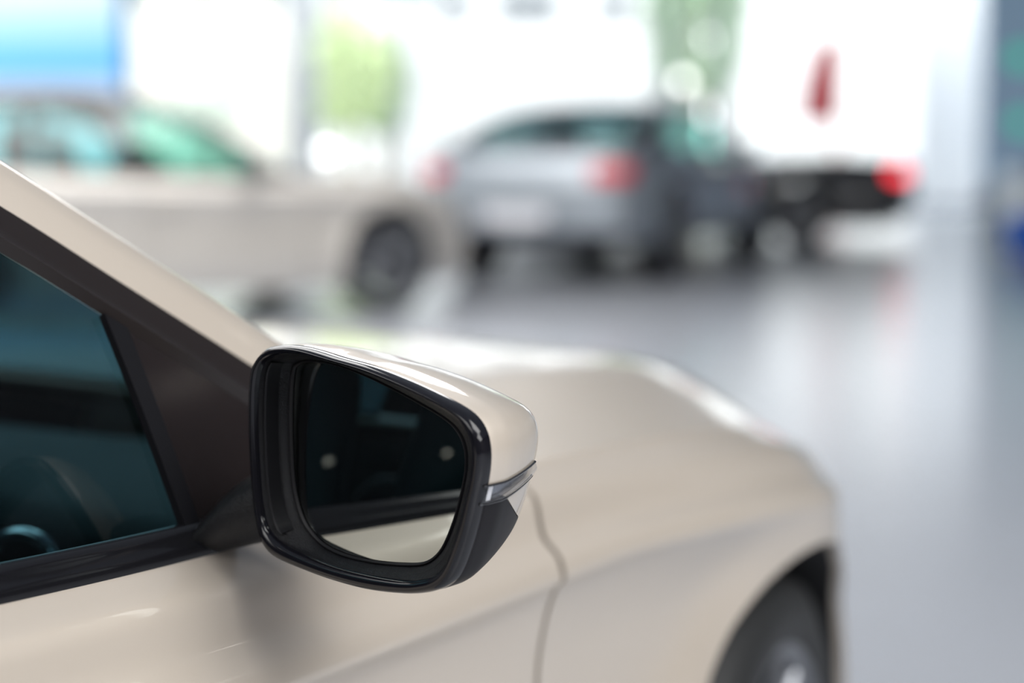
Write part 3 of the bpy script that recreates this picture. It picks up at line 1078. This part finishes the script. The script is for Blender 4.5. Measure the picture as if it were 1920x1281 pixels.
fl = empty('flag_banner', (X(1555, 37), 37.0, -.06))
tag(fl, 'tall red flag banner on a thin pole outside the glass at the right', 'flag')
MB().tube([(0.12, 0, 0), (.12, 0, 2.2), (.12, 0, 5.4)], [.07, .06, .05], 10).build('pole', M['pole'], fl)
P = []
for z in np.linspace(1.55, 3.15, 16):
    k = (z - 1.55) / 1.6
    x0 = -.62 + .36 * k ** 2
    P.append([(x0 + (0.10 - x0) * t, .03 * math.sin(5 * t + 3 * z), z) for t in np.linspace(0, 1, 8)])
MB().grid(np.array(P)).build('cloth', M['flag'], fl)
MB().lathe([(0, .001), (0, .22), (.05, .22), (.06, .001)], 24).build('base', M['pole'], fl).rotation_euler = (PI / 2, 0, 0)

M['globe'] = mat('bright_glint_globe', (.9, .9, .88), .4, emit=(1, .97, .92), estr=3.0)


def glint_globe(px, py, d, r_, label):  # added glowing globes standing in for blurred sun glints
    z = Z(py, d)
    o = empty('added_glint', (X(px, d), d, -.06))
    tag(o, label, 'lamp')
    MB().tube([(0, 0, 0), (0, 0, z * .5), (0, 0, z + .06 - r_)], [.05, .04, .035], 10).build('pole', M['mullion'], o)
    g = MB().lathe([(-r_ * math.cos(t), max(.001, r_ * math.sin(t))) for t in np.linspace(0, PI, 17)], 28).build('globe', M['globe'], o)
    g.rotation_euler = (PI / 2, 0, 0)
    g.location = (0, 0, z + .06)


glint_globe(1278, 155, 42, .12, 'round glowing white globe added for a bright glint outside, just above the roof of the grey fastback car')
glint_globe(612, 285, 44, .13, 'round white globe added for a bright glint outside, low beside the grey column above the champagne sedan hood')

sp = empty('signpost', (X(1441, 45), 45.0, -.06))
tag(sp, 'small grey signpost outside, between the grey fastback car and the red flag', 'sign')
MB().tube([(0, .03, 0), (0, .03, 1.2), (0, .03, 2.6)], [.04, .035, .03], 10).build('pole', M['mullion'], sp)
MB().box((-.15, -.02, 1.65), (.15, .02, 2.6)).build('panel', M['wpane'], sp, smooth=False, bevel=.01)

# ------------------------------------------------------------------ light
w = bpy.data.worlds.new('sky')
bpy.context.scene.world = w
w.use_nodes = True
bg = w.node_tree.nodes['Background']
bg.inputs['Color'].default_value = (0.93, 0.97, 1.0, 1)
bg.inputs['Strength'].default_value = 6.0


def area(name, loc, sx, sy, power, rot=(0, 0, 0), col=(1, .97, .93)):
    d = bpy.data.lights.new(name, 'AREA')
    d.shape = 'RECTANGLE'
    d.size, d.size_y = sx, sy
    d.energy = power
    d.color = col
    o = bpy.data.objects.new(name, d)
    o.location = loc
    o.rotation_euler = rot
    COL.objects.link(o)
    return o


for x, y, sx, sy, p in ((7.5, -4, 7, 5, 620), (3.0, -.6, 4, 3, 250), (-5.2, -4.5, 7, 5, 430), (-6, 2.5, 5, 5, 330), (-2, 11, 6, 4, 440), (-2.5, 5.5, 4, 3, 170), (-7, 15.5, 5, 3, 160)):
    area('ceiling_fill', (x, y, HC - .05), sx, sy, p, col=(1, .985, .965))  # added unseen fill lights, placed to brighten the cars
M['spot'] = mat('lit_downlight', (1, 1, 1), .5, emit=(1, .93, .82), estr=14.0)
for x, y in ((1.74, -5.04), (0.26, -6.97), (7.97, 5.11), (4.6, -5.0), (-1.2, -2.2), (4.6, 1.2), (-4.0, -6.5), (-4.0, 6.0)):
    o = MB().lathe([(0, .001), (0, .075)], 24).build('ceiling_downlight', M['spot'])
    o.rotation_euler = (PI / 2, 0, 0)
    o.location = (x, y, HC - .012)
    MB().lathe([(0, .076), (-.012, .08), (-.012, .10), (0.012, .105)], 24).build('trim_ring', M['chrome'], o)
    tag(o, 'round warm ceiling downlight seen only as small reflections in the foreground car', 'lamp', 'ceiling downlights')

# ------------------------------------------------------------------ camera
cd = bpy.data.cameras.new('camera')
cam = bpy.data.objects.new('camera', cd)
COL.objects.link(cam)
cam.location = (0, 0, CAM_H)
cam.rotation_euler = (PI / 2 - PITCH, 0, 0)
cd.lens = 36 * FPX / 1920
cd.sensor_width = 36
cd.clip_start = .05
cd.clip_end = 500
cd.dof.use_dof = True
cd.dof.focus_distance = 1.238
cd.dof.aperture_fstop = 2.4
bpy.context.scene.camera = cam
s = bpy.context.scene
s.view_settings.view_transform = 'Standard'
s.view_settings.exposure = 0.14
s.cycles.use_denoising = True
s.cycles.max_bounces = 10
s.cycles.transparent_max_bounces = 16
s.cycles.sample_clamp_indirect = 8.0
